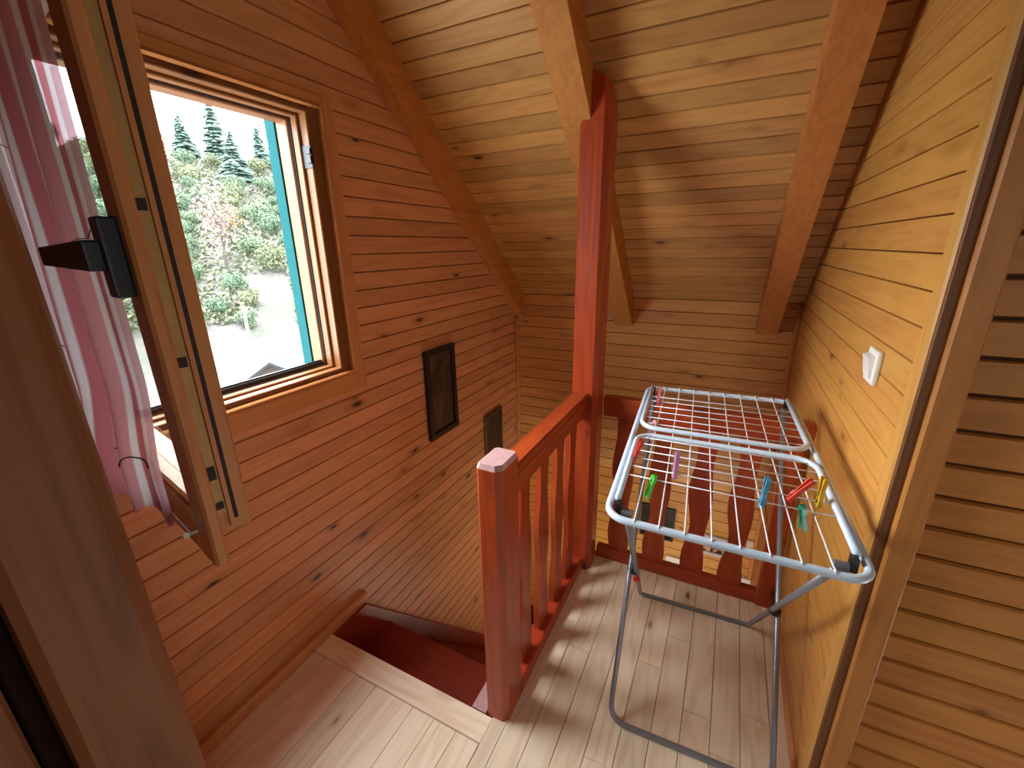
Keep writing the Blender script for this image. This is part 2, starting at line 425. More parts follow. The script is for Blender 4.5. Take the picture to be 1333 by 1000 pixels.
trim('trim_4', 0.362, 0.409, 1.022, 1.05, 0, 2.74, 'siding_z', 0.004)                         # corner strip of the siding
trim('trim_5', XR - 0.002, 0.364, 1.033, RY0 + 0.02, 0, 2.74, 'dark_z', 0.002)

# ------------------------------------------------------------------ rafters
def rafter(name, x0, x1, depth, label, u_top):
    # prism along x in y,z: underside and roof side
    dz = depth / CA
    yb, yt = YB, YB - u_top
    poly = [(yb, ZK - dz), (yb, ZK), (yt, ZK + SLOPE * (yb - yt)), (yt, ZK + SLOPE * (yb - yt) - dz)]
    m = MB(); c = 0.006
    m.prism(poly, 0, x0, x1)
    o = m.build(name, M['rafter_y'])
    return tag(o, label, 'rafter')
M['rafter_y'] = wood('rafter pine along the slope', srgb(194, 130, 64), srgb(146, 84, 34), srgb(68, 32, 12), rough=0.6, knots=0.32, var=0.10, axis='Y', bump=0.3)
rafter('roof_rafter', XL + 0.0, -1.253, 0.125, 'narrow roof rafter running down along the window wall to the far left corner', 1.70)
rafter('roof_rafter', -0.627, -0.517, 0.130, 'middle roof rafter that rests on the tall red post', 1.70)
rafter('roof_rafter', 0.150, 0.252, 0.130, 'roof rafter nearest the golden right wall, with rough sawn underside', 1.70)

# ------------------------------------------------------------------ window
win = empty('window_1', (XL, 0.765, WZ0), kind='structure')
def wpart(name, mb, mat, parent=win, label=None):
    o = mb.build(name, M[mat], parent)
    o.matrix_local = Matrix.Translation(-Vector(parent.location)) if parent is win else Matrix()
    if label: o['label'] = label
    return o
def frame_bar(x0, x1, a, b, side, mat, name, c=0.003):
    """one of four bars around opening a=(y0,y1,z0,z1) growing to b"""
    y0, y1, z0, z1 = a; Y0, Y1, Z0, Z1 = b
    m = MB()
    if side == 'near': m.box(x0, x1, Y0, y0, Z0, Z1, c)
    if side == 'far': m.box(x0, x1, y1, Y1, Z0, Z1, c)
    if side == 'bottom': m.box(x0, x1, y0, y1, Z0, z0, c)
    if side == 'top': m.box(x0, x1, y0, y1, z1, Z1, c)
    return wpart(name, m, mat)
op = (WY0, WY1, WZ0, WZ1)
inn = (WY0 + 0.02, WY1 - 0.02, WZ0 + 0.02, WZ1 - 0.02)
inn2 = (WY0 + 0.036, WY1 - 0.036, WZ0 + 0.030, WZ1 - 0.036)
for sd in ('near', 'far', 'bottom', 'top'):
    mt = 'trim_z' if sd in ('near', 'far') else 'trim_y'; mf = 'frame_z' if sd in ('near', 'far') else 'frame_y'
    # room side casing in two steps with a bead
    big = (WY0 - 0.115, WY1 + 0.118, WZ0 - 0.105, WZ1 + 0.065)
    mid = (WY0 - 0.05, WY1 + 0.062, WZ0 - 0.03, WZ1 + 0.03)
    frame_bar(XL - 0.02, XL + 0.010, mid, big, sd, mt, 'casing', 0.006)
    frame_bar(XL - 0.02, XL + 0.018, (mid[0] + 0.012, mid[1] - 0.012, mid[2] + 0.012, mid[3] - 0.012), mid, sd, mt, 'casing_bead', 0.005)
    frame_bar(XL - 0.032, XL + 0.004, op, (mid[0] + 0.012, mid[1] - 0.012, mid[2] + 0.012, mid[3] - 0.012), sd, mf, 'window_frame', 0.003)
    frame_bar(XL - 0.062, XL - 0.032, (op[0] + 0.010, op[1] - 0.010, op[2] + 0.008, op[3] - 0.010), (op[0] - 0.02, op[1] + 0.02, op[2] - 0.02, op[3] + 0.02), sd, mf, 'window_frame', 0.003)
    frame_bar(XL - 0.068, XL - 0.062, (op[0] + 0.013, op[1] - 0.013, op[2] + 0.010, op[3] - 0.013), (op[0] - 0.02, op[1] + 0.02, op[2] - 0.02, op[3] + 0.02), sd, 'drip', 'gasket', 0.001)
    frame_bar(XL - 0.125, XL - 0.068, (op[0] + 0.020, op[1] - 0.020, op[2] + 0.012, op[3] - 0.020), (op[0] - 0.03, op[1] + 0.03, op[2] - 0.03, op[3] + 0.03), sd, mf, 'window_frame', 0.004)
wpart('drip_rail', MB().box(XL - 0.105, XL - 0.070, inn[0], inn[1], WZ0 + 0.012, WZ0 + 0.024, 0.002).box(XL - 0.083, XL - 0.078, inn[0], inn[1], WZ0 + 0.024, WZ0 + 0.029), 'drip', label='dark metal drip rail on the sill')
wpart('striker_plate', MB().box(XL - 0.030, XL + 0.008, WY1 - 0.004, WY1 + 0.001, 1.765, 1.832).box(XL - 0.006, XL + 0.012, WY1 - 0.012, WY1 + 0.002, 1.778, 1.800).box(XL - 0.006, XL + 0.012, WY1 - 0.012, WY1 + 0.002, 1.806, 1.822), 'drip', label='dark steel striker plate')
# exterior shutter, folded back square to the wall beside the opening
sh = empty('exterior_shutter', (XL - 0.14, WY1 - 0.022, WZ0), label='teal painted exterior shutter folded back outside the far window jamb', cat='shutter')
MB().box(-0.034, 0.014, -0.002, 0.05, -0.03, 0.93, 0.001).build('shutter_stile', M['shutter'], sh)
MB().box(-0.046, -0.006, 0.40, 0.45, -0.03, 0.90, 0.003).build('shutter_stile', M['shutter'], sh)
for k in range(14):
    MB().box(-0.038, -0.014, 0.05, 0.40, 0.0 + k * 0.063, 0.055 + k * 0.063, 0.003).build('shutter_slat', M['shutter'], sh)

# ------------------------------------------------------------------ casement sash, opened into the room
TH = math.radians(10.5)
FREE = Vector((-0.636, 0.270, 1.05)); SWID, SHGT = 0.675, 0.89
hinge = FREE + Vector((-math.cos(TH), math.sin(TH), 0)) * SWID
sash = empty('open_casement', hinge, (0, 0, -TH), label='wooden casement sash swung open into the room on the left', cat='window')
ST = 0.060
def stile(name, x0, x1, z0, z1, i):
    """one sash member: room side lip and thicker outer body set back by the rebate"""
    m = MB(); rb = 0.028
    m.box(x0, x1, 0, 0.018, z0, z1, 0.003)
    return m
def member(x0, x1, z0, z1, body, mat):
    m = MB().box(x0, x1, 0, 0.018, z0, z1, 0.004)
    bx0, bx1, bz0, bz1 = body
    m.box(bx0, bx1, 0.018, 0.068, bz0, bz1, 0.003)
    return m.build('sash_stile' if z1 - z0 > x1 - x0 else 'sash_rail', M[mat], sash)
rb = 0.030
member(SWID - ST, SWID, 0, SHGT, (SWID - ST - 0.004, SWID - rb, rb, SHGT - rb), 'trim_z')
member(0, ST, 0, SHGT, (rb, ST + 0.004, rb, SHGT - rb), 'trim_z')
member(ST, SWID - ST, 0, 0.075, (ST, SWID - ST, rb, 0.079), 'trim_x')
member(ST, SWID - ST, SHGT - 0.075, SHGT, (ST, SWID - ST, SHGT - 0.079, SHGT - rb), 'trim_x')
MB().box(SWID - rb - 0.001, SWID - rb + 0.003, 0.020, 0.036, rb + 0.035, SHGT - rb - 0.01).build('lock_strip', M['brass_strip'], sash)['label'] = 'yellowed metal lock strip on the free edge'
MB().box(SWID - rb - 0.001, SWID - rb + 0.006, 0.037, 0.043, rb + 0.012, SHGT - rb).build('edge_bead', M['trim_z'], sash)
MB().box(SWID - rb - 0.001, SWID - rb + 0.0015, 0.043, 0.050, rb + 0.02, SHGT - rb).build('gasket', M['dark_slot'], sash)
for z, h in ((0.125, 0.022), (0.075, 0.012), (0.30, 0.014), (0.50, 0.014)):
    MB().box(SWID - rb + 0.0028, SWID - rb + 0.0042, 0.022, 0.034, z, z + h).build('lock_slot', M['dark_slot'], sash)
for x0, x1, z0, z1 in ((SWID - ST - 0.012, SWID - ST, 0.075, SHGT - 0.075), (ST, ST + 0.012, 0.075, SHGT - 0.075), (ST, SWID - ST, 0.075, 0.087), (ST, SWID - ST, SHGT - 0.087, SHGT - 0.075)):
    MB().box(x0, x1, 0.004, 0.030, z0, z1, 0.004).build('glazing_bead', M['trim_z'], sash)
G = NT('window glass')
tr = G.n('ShaderNodeBsdfTransparent', i_Color=(0.93, 0.97, 0.95, 1)); gl = G.n('ShaderNodeBsdfGlossy', i_Roughness=0.02); fr = G.n('ShaderNodeFresnel', i_IOR=1.45)
mx = G.n('ShaderNodeMixShader'); G.l(G.math('MULTIPLY', fr.outputs[0], 0.35), mx.inputs[0]); G.l(tr.outputs[0], mx.inputs[1]); G.l(gl.outputs[0], mx.inputs[2])
G.l(mx.outputs[0], G.t.nodes['Material Output'].inputs['Surface']); M['glass'] = G.m
MB().box(ST - 0.002, SWID - ST + 0.002, 0.034, 0.038, 0.076, SHGT - 0.076).build('glass_pane', M['glass'], sash)
# handle: back plate with lever, on the free stile
hd = MB().box(SWID - 0.054, SWID - 0.018, -0.020, 0.0, 0.398, 0.492).build('handle_plate', M['handle'], sash, bevel=0.003)
hd['label'] = 'dark handle plate'
m = MB()
m.add([(SWID - 0.030, -0.018, 0.430), (SWID - 0.030, -0.018, 0.466), (SWID - 0.030, -0.036, 0.466), (SWID - 0.030, -0.036, 0.430),
       (SWID - 0.190, -0.040, 0.436), (SWID - 0.190, -0.040, 0.460), (SWID - 0.190, -0.054, 0.460), (SWID - 0.190, -0.054, 0.436)],
      [(0, 1, 2, 3), (4, 7, 6, 5), (0, 4, 5, 1), (1, 5, 6, 2), (2, 6, 7, 3), (3, 7, 4, 0)])
m.build('handle_lever', M['handle'], sash, bevel=0.003)['label'] = 'dark lever turned sideways'

# ------------------------------------------------------------------ curtain on the sash
cu = empty('sheer_curtain', hinge, (0, 0, -TH), label='sheer pink and white striped curtain hanging on the open sash', cat='curtain')
def curtain_mat():
    T = NT('sheer striped cloth')
    tc = T.n('ShaderNodeTexCoord'); sep = T.n('ShaderNodeSeparateXYZ'); T.l(tc.outputs['UV'], sep.inputs[0])
    x = T.math('FRACT', T.math('MULTIPLY', sep.outputs[0], 5.0))
    stripe = T.ramp(x, [(0.0, srgb(196, 132, 142)), (0.26, srgb(206, 144, 152)), (0.29, srgb(226, 220, 228)), (0.38, srgb(226, 220, 228)), (0.41, srgb(186, 108, 120)), (0.60, srgb(190, 116, 126)), (0.64, srgb(222, 200, 212)), (0.80, srgb(230, 216, 226)), (0.84, srgb(206, 160, 172)), (0.97, srgb(214, 176, 188))])
    wv = T.n('ShaderNodeTexNoise', i_Scale=160.0, i_Detail=2.0); T.l(tc.outputs['Object'], wv.inputs['Vector'])
    col = T.mix(0.18, stripe, wv.outputs[0], 'MULTIPLY')
    df = T.n('ShaderNodeBsdfDiffuse'); tl = T.n('ShaderNodeBsdfTranslucent'); tp = T.n('ShaderNodeBsdfTransparent')
    T.l(col, df.inputs[0]); T.l(col, tl.inputs[0]); T.l(col, tp.inputs[0])
    m1 = T.n('ShaderNodeMixShader', i_0=0.62); T.l(df.outputs[0], m1.inputs[1]); T.l(tl.outputs[0], m1.inputs[2])
    m2 = T.n('ShaderNodeMixShader', i_0=0.14); T.l(m1.outputs[0], m2.inputs[1]); T.l(tp.outputs[0], m2.inputs[2])
    T.l(m2.outputs[0], T.t.nodes['Material Output'].inputs['Surface'])
    return T.m
M['curtain'] = curtain_mat()
def curtain_pt(u, v):
    """u 0..1 from hinge to free edge, v 0..1 from hem to top"""
    s_ = 1 - u
    ztop = 0.800 - 0.10 * math.sin(min(1, s_ * 2.2) * math.pi / 2) + 0.05 * s_
    hem = 0.026 + 0.15 * max(0, min(1, (s_ - 0.36) / 0.2)) + 0.012 * math.sin(u * 38)
    z = hem + (ztop - hem) * v
    amp = 0.010 + 0.016 * (1 - v)
    gather = 0.85 + 0.15 * abs(v - 0.45) / 0.55
    amp *= 0.12 + 0.88 * min(1, s_ * 2.5)
    sm = max(0, min(1, (v - 0.10) / 0.22)); sm = sm * sm * (3 - 2 * sm)
    y = -0.006 + 0.013 * sm - 0.072 * s_ - amp * (1 + math.sin(u * 40 + 0.8 * math.sin(v * 3))) * 0.7 - 0.004 * s_ * math.sin(u * 71 + v * 2)
    edge = 0.575 - 0.030 * math.sin(min(1, (1 - v) * 1.6) * math.pi / 2)
    x = -0.03 + (edge + 0.03) * u + 0.007 * math.sin(u * 40 + 1.2) * s_
    return Vector((x, y, z))
NU, NV = 110, 26
vs = [curtain_pt(i / NU, j / NV) for j in range(NV + 1) for i in range(NU + 1)]
fs = [(j * (NU + 1) + i, j * (NU + 1) + i + 1, (j + 1) * (NU + 1) + i + 1, (j + 1) * (NU + 1) + i) for j in range(NV) for i in range(NU)]
me = mesh('cloth', vs, fs, True)
uv = me.uv_layers.new(name='UVMap')
for lp in me.loops:
    i = lp.vertex_index % (NU + 1); j = lp.vertex_index // (NU + 1)
    uv.data[lp.index].uv = (i / NU, j / NV)
link('cloth', me, M['curtain'], cu)
# gathering threads stitched across the cloth
for (u0, u1, v, r0) in ((0.72, 0.93, 0.13, 0.0012), (0.35, 0.55, 0.30, 0.0009), (0.66, 0.98, 0.60, 0.0007), (0.05, 0.3, 0.55, 0.0009), (0.40, 0.62, 0.82, 0.0007)):
    pts = [curtain_pt(u0 + (u1 - u0) * k / 30, v + 0.005 * math.sin(k * 0.5)) + Vector((0, -0.0012, 0)) for k in range(31)]
    MB().tube(pts, r0, 5).build('stitched_thread', M['dark_slot'], cu)
for z in (0.045, 0.825):
    MB().tube([(0.02, -0.010, z), (0.632, -0.010, z)], 0.002, 6).build('curtain_wire', M['steel'], cu)
    for x, y_ in ((0.03, -0.010), (0.628, -0.010)):
        m = MB().tube([(x, -0.0008, z), (x, y_ - 0.006, z)], 0.0018, 6); m.tube([(x, y_ - 0.003, z), (x, y_ - 0.010, z)], [0.005, 0.004], 8)
        m.build('wire_hook', M['white_plastic'], cu)['label'] = 'white plastic wire hook'

# ------------------------------------------------------------------ door jamb in the near left
dr = empty('door_1', (-0.6, 0.12, 0), kind='structure')
m = MB().prism([(-0.66, 0.178), (-0.61, 0.178), (-0.600, 0.172), (-0.593, 0.158), (-0.593, 0.082), (-0.600, 0.072), (-0.66, 0.072)], 2, 0, 2.75)
o = m.build('door_jamb', M['door'], dr); o.location = (0.6, -0.12, 0)
m = MB().box(-0.70, -0.625, 0.053, 0.071, 0, 2.75, 0.003); o = m.build('door_gap_strip', M['void'], dr); o.location = (0.6, -0.12, 0)  # dark strip painted as the shadow gap between jamb and door
m = MB().box(-0.68, -0.612, -0.60, 0.050, 0.006, 2.05, 0.004); o = m.build('door_panel', M['door'], dr); o.location = (0.6, -0.12, 0)
pw = MB().box(XL, -0.66, 0.085, 0.165, 0, 2.75)
tag(pw.build('wall_partition', M['plain_wood']), kind='structure')

# ------------------------------------------------------------------ stairs
stt = empty('staircase', (-0.95, 0.876, -0.2), label='dark red painted staircase going down along the window wall', cat='stairs')
def sp(mb, name, mat):
    o = mb.build(name, M[mat], stt); o.location = -Vector(stt.location); return o
GO, RI = 0.172, 0.205
y0 = 1.05
def zs(y): return 0.0 - (y - y0) * RI / GO
ye = 2.45
for nm, xa, xb, ys in (('stringer', XL + 0.002, -1.272, y0), ('stringer', -0.606, -0.565, 0.90)):
    poly = [(0.876, -0.30), (0.876, 0.0 if xa < -1 else -0.012), (ys, 0.0 if xa < -1 else -0.012), (ye, zs(ye) if xa < -1 else zs(ye) + (zs(0.9) - 0) * -1), (ye, zs(ye) - 0.34), (1.0, -0.34)]
    sp(MB().prism(poly, 0, xa, xb), nm, 'stair_red')
for k in range(7):
    z = -RI * (k + 1); ya = 0.880 + GO * k
    m = MB().box(-1.272, -0.606, ya, ya + (0.290 if k == 0 else 0.250), z - 0.034, z, 0.004)
    sp(m, 'tread', 'stair_red')
    if k < 6:
        sp(MB().box(-1.272, -0.606, ya + 0.186, ya + 0.204, z - RI, z - 0.034), 'riser', 'stair_red')
sp(MB().box(-0.622, -0.566, 0.880, 0.985, -0.05, -0.004, 0.003), 'stringer_glare', 'worn')['label'] = 'pale lilac glare painted on the top of the stair string'  # pale colour imitates window glare on the painted stringer
sp(MB().box(-1.272, -0.606, 0.874, 0.8795, -RI + 0.001, -0.03), 'riser', 'stair_red')
sp(MB().box(XL + 0.03, -0.40, 2.2, YB - 0.03, -1.66, -1.62, 0.004).box(XL + 0.03, XL + 0.10, 2.2, 2.27, ZLOW, -1.66).box(-0.47, -0.40, 2.2, 2.27, ZLOW, -1.66), 'quarter_landing', 'stair_red')

# ------------------------------------------------------------------ balustrades
def baluster(t0, t1, w, th, phase, axis, fixed, z0, z1, parent, mat='red'):
    """sawn wavy board; t centre along axis, both long edges run in waves"""
    n = 22; L = []; Rr = []
    tc_ = 0.5 * (t0 + t1)
    for i in range(n + 1):
        z = z0 + (z1 - z0) * i / n; s = i / n
        a = 0.010 * math.cos(2 * math.pi * (s * 2.0 + phase)) + 0.004 * math.sin(11 * s + phase * 9)
        b = 0.010 * math.cos(2 * math.pi * (s * 2.0 + phase + 0.12)) + 0.003 * math.sin(13 * s + phase * 5)
        L.append((tc_ - w / 2 + a * 0.9, z)); Rr.append((tc_ + w / 2 - b * 0.9, z))
    vs = []; fs = []
    for d in (fixed - th / 2, fixed + th / 2):
        for p in (L, Rr):
            for t, z in p: vs.append((t, d, z) if axis == 'x' else (d, t, z))
    N = n + 1
    for i in range(n):
        fs += [(i, i + 1, N + i + 1, N + i), (2 * N + i, 3 * N + i, 3 * N + i + 1, 2 * N + i + 1),
               (i, 2 * N + i, 2 * N + i + 1, i + 1), (N + i, N + i + 1, 3 * N + i + 1, 3 * N + i)]
    fs += [(0, N, 3 * N, 2 * N), (n, 2 * N + n, 3 * N + n, N + n)]
    me = mesh('baluster', vs, fs)
    o = link('baluster', me, M[mat], parent); o.location = -Vector(parent.location)
    bm = bmesh.new(); bm.from_mesh(me)
    bm.free()
    return o
def bp(mb, name, mat, parent, label=None, **kw):
    o = mb.build(name, M[mat], parent, **kw); o.location = -Vector(parent.location)
    if label: o['label'] = label
    return o

sr = empty('stair_balustrade', (-0.52, 0.935, 0), label='red stained balustrade beside the stairs with a square newel post', cat='railing')
c = 0.02
def octo(x0, x1, y0, y1, c, z0, z1, top=0.0):
    P = [(x0 + c * .5, y0), (x1 - c, y0), (x1, y0 + c), (x1, y1 - c * .5), (x1 - c * .5, y1), (x0 + c * .5, y1), (x0, y1 - c * .5), (x0, y0 + c * .5)]
    m = MB(); m.prism(P, 2, z0, z1)
    return m, P
m, P = octo(-0.562, -0.484, 0.878, 0.994, 0.018, -0.01, 0.930)
bp(m, 'newel_post', 'red', sr)
# worn cap: chamfered rim and pale flat top
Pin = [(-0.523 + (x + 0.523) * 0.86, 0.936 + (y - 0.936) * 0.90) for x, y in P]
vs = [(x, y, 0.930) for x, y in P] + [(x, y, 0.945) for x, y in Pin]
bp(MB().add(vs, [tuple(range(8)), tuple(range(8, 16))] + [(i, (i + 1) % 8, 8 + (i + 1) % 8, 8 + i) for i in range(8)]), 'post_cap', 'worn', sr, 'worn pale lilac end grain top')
# handrail, profile in x,z extruded along y
prof = [(-0.546, 0.846), (-0.488, 0.846), (-0.486, 0.866), (-0.490, 0.870), (-0.490, 0.878), (-0.484, 0.884), (-0.484, 0.898), (-0.490, 0.905), (-0.548, 0.905), (-0.554, 0.898), (-0.554, 0.872), (-0.546, 0.866)]
bp(MB().prism(prof, 1, 0.992, 1.672), 'handrail', 'red_y', sr)
bp(MB().box(-0.540, -0.494, 0.992, 1.672, 0.800, 0.846, 0.004), 'sub_rail', 'red_y', sr)
bp(MB().box(-0.545, -0.484, 0.992, 1.672, 0.0, 0.062, 0.004), 'bottom_rail', 'red_y', sr)
for i, t in enumerate((1.085, 1.245, 1.405, 1.555)):
    baluster(t - 0.04, t + 0.04, 0.078, 0.022, 0.2 + 0.07 * i, 'y', -0.519, 0.060, 0.803, sr)

tp = empty('support_post', (-0.505, 1.725, 0), label='tall red stained post standing between floor and roof rafter', cat='post')
m = MB()
X0, X1, Y0, Y1 = -0.560, -0.447, 1.672, 1.782
zn = ZK - 0.130 / CA
zr = lambda y: zn + SLOPE * (YB - y)
zt = lambda y: ZK + SLOPE * (YB - y) - 0.02
ch = 0.012
# shaft below the rafter, with chamfered corners
P = [(X0 + ch, Y0), (X1 - 0.022, Y0), (X1, Y0 + 0.022), (X1, Y1 - ch), (X1 - ch, Y1), (X0 + ch, Y1), (X0, Y1 - ch), (X0, Y0 + ch)]
vs = [(x, y, -0.01) for x, y in P] + [(x, y, zr(y) - 0.001) for x, y in P]
m.add(vs, [tuple(range(8)), tuple(range(8, 16))] + [(i, (i + 1) % 8, 8 + (i + 1) % 8, 8 + i) for i in range(8)])
# tongue beside the rafter
P2 = [(-0.5155, Y0), (X1 - 0.022, Y0), (X1, Y0 + 0.022), (X1, Y1), (-0.5155, Y1)]
vs = [(x, y, zr(y) - 0.002) for x, y in P2] + [(x, y, zt(y) - 0.03 * (x > -0.50)) for x, y in P2]
m.add(vs, [tuple(range(5)), tuple(range(5, 10))] + [(i, (i + 1) % 5, 5 + (i + 1) % 5, 5 + i) for i in range(5)])
bp(m, 'post_shaft', 'red', tp)

brl = empty('landing_balustrade', (-0.05, 1.81, 0), label='red stained balustrade across the far end of the landing, behind the drying rack', cat='railing')
prof = [(1.788, 0.800), (1.836, 0.800), (1.842, 0.812), (1.842, 0.846), (1.836, 0.856), (1.790, 0.856), (1.784, 0.850), (1.784, 0.832), (1.790, 0.826), (1.788, 0.815)]
bp(MB().prism(prof, 0, -0.447, XR - 0.002), 'top_rail', 'red_x', brl)
bp(MB().box(-0.447, XR - 0.002, 1.794, 1.830, 0.765, 0.800, 0.003), 'sub_rail', 'red_x', brl)
bp(MB().box(-0.447, XR - 0.014, 1.790, 1.834, 0.0, 0.060, 0.004), 'bottom_rail', 'red_x', brl)
for i, t in enumerate((-0.345, -0.178, -0.006, 0.152)):
    baluster(t - 0.04, t + 0.04, 0.082, 0.022, 0.25 + 0.06 * i, 'x', 1.812, 0.058, 0.768, brl)
bp(MB().box(0.258, 0.326, 1.786, 1.838, 0.0, 0.80, 0.006), 'end_post', 'red', brl)

# ------------------------------------------------------------------ drying rack
rk = empty('drying_rack', (0.02, 1.29, 0), label='folding clothes drying rack of white tubes and wires on grey crossed legs', cat='drying rack')
def rp(mb, name, mat, label=None, smooth=True):
    o = mb.build(name, M[mat], rk, smooth=smooth); o.location = -Vector(rk.location)
    if label: o['label'] = label
    return o
NL, NR = Vector((-0.191, 0.836, 0.915)), Vector((0.298, 0.838, 0.915))
FL, FR = Vector((-0.248, 1.712, 0.950)), Vector((0.245, 1.742, 0.950))
def Q(s, t, h=0.0):
    """rack plane: s 0..1 left to right, t 0..1 near to far"""
    a = NL.lerp(NR, s); b = FL.lerp(FR, s); p = a.lerp(b, t); return p + Vector((0, 0, h))
W_, L_ = 0.49, 0.886
def rounded(s0, s1, t0, t1, r, h=0.0, n=5):
    ds, dt = r / W_, r / L_; pts = []
    for (cs, ct, a0) in ((s1 - ds, t1 - dt, 0), (s0 + ds, t1 - dt, 90), (s0 + ds, t0 + dt, 180), (s1 - ds, t0 + dt, 270)):
        for k in range(n + 1):
            a = math.radians(a0 + 90 * k / n)
            pts.append(Q(cs + ds * math.cos(a), ct + dt * math.sin(a), h))
    return pts
rp(MB().tube(rounded(0, 1, 0, 1, 0.045), 0.0085, 10, True), 'main_frame', 'white_tube')
# near wing folded inwards: open U, its free end in the middle
def wing(t_hinge, t_free, r, h):
    ds, dt = r / W_, r / L_; s0, s1 = 0.035, 0.965; sg = 1 if t_free > t_hinge else -1
    pts = [Q(s0, t_hinge, h)]
    for k in range(7):
        a = math.radians(180 - 90 * k / 6); pts.append(Q(s0 + ds + ds * math.cos(a), t_free - sg * dt + sg * dt * math.sin(a), h))
    for k in range(7):
        a = math.radians(90 - 90 * k / 6); pts.append(Q(s1 - ds + ds * math.cos(a), t_free - sg * dt + sg * dt * math.sin(a), h))
    pts.append(Q(s1, t_hinge, h)); return pts
rp(MB().tube(wing(0.065, 0.475, 0.05, 0.014), 0.0075, 10), 'near_wing_frame', 'white_tube')
rp(MB().tube(wing(0.975, 0.535, 0.05, 0.014), 0.0075, 10), 'far_wing_frame', 'white_tube')
for k in range(8):                                   # long wires, hooked over the end tubes
    s = 0.13 + 0.106 * k
    rp(MB().tube([Q(s, -0.006, 0.006), Q(s, 0.0, 0.0105), Q(s, 0.012, 0.008), Q(s, 0.5, 0.004), Q(s, 0.988, 0.008), Q(s, 1.0, 0.0105), Q(s, 1.006, 0.006)], 0.0017, 5), 'wire', 'wire')
for t in (0.195, 0.250, 0.305, 0.355, 0.405, 0.452):
    rp(MB().tube([Q(0.035, t, 0.014), Q(0.965, t, 0.014)], 0.0016, 5), 'wire', 'wire')
for t in (0.575, 0.63, 0.69, 0.745, 0.80, 0.85):
    rp(MB().tube([Q(0.035, t, 0.014), Q(0.965, t, 0.014)], 0.0016, 5), 'wire', 'wire')
# leg frame 1: near foot to far top ; leg frame 2: far foot to near top
def legpts(topL, topR, footL, footR, r):
    pts = [topL]
    for (p, a, b) in ((footL, topL, footR), (footR, footL, topR)):
        u = (a - p).normalized(); v = (b - p).normalized()
        A, B = p + u * r, p + v * r
        for k in range(7):
            t = k / 6; pts.append((1 - t) ** 2 * A + 2 * t * (1 - t) * p + t * t * B)
    pts.append(topR); return pts
z = 0.010
A = legpts(Q(0.055, 0.955, -0.012), Q(0.945, 0.955, -0.012), Vector((-0.186, 1.035, z)), Vector((0.282, 1.055, z)), 0.055)
rp(MB().tube(A, 0.0085, 10), 'leg_frame', 'grey_tube', 'grey leg frame standing nearest the camera')
B = legpts(Q(0.085, 0.050, -0.012), Q(0.915, 0.050, -0.012), Vector((-0.196, 1.625, z)), Vector((0.232, 1.645, z)), 0.02)
rp(MB().tube(B, 0.0085, 10), 'leg_frame', 'grey_tube', 'grey leg frame standing at the far side')
def cross(a0, a1, b0, b1):
    # nearest point in the y,z plane
    best = None
    for i in range(101):
        p = a0.lerp(a1, i / 100)
        for j in range(101):
            q = b0.lerp(b1, j / 100); d_ = (p.yz - q.yz).length
            if best is None or d_ < best[0]: best = (d_, (p + q) / 2)
    return best[1]
for s, (ta, fa, tb, fb_) in enumerate(((A[0], A[1], B[0], B[1]), (A[-1], A[-2], B[-1], B[-2]))):
    p = cross(ta, fa, tb, fb_)
    rp(MB().tube([p + Vector((-0.016, 0, 0)), p + Vector((0.016, 0, 0))], 0.010, 10), 'pivot_bolt', 'black', smooth=False)
    dv = (fa - ta).normalized()
    rp(MB().tube([p - dv * 0.02, p + dv * 0.015], 0.0108, 10), 'pivot_sleeve', 'black')
p = cross(A[0], A[1], B[0], B[1]) + Vector((0.012, 0.012, -0.045))
rp(MB().tube([p + Vector((-.004, 0, .012)), p, p + Vector((.004, 0, -.012))], [0.006, 0.013, 0.005], 10), 'safety_catch', 'peg_red', 'red plastic safety catch')
for (s, t) in ((0.045, 0.055), (0.955, 0.055), (0.045, 0.965), (0.955, 0.965)):
    c0 = Q(s, t, 0.0)
    rp(MB().box(c0.x - 0.006, c0.x + 0.006, c0.y - 0.011, c0.y + 0.011, c0.z - 0.016, c0.z + 0.012), 'hinge_block', 'black', smooth=False)
for (s, t, tp_) in ((0.085, 0.05, B[0]), (0.915, 0.05, B[-1])):
    rp(MB().tube([tp_ + Vector((-0.012, 0, 0)), tp_ + Vector((0.012, 0, 0))], 0.012, 10), 'leg_cap', 'grey_tube', smooth=False)

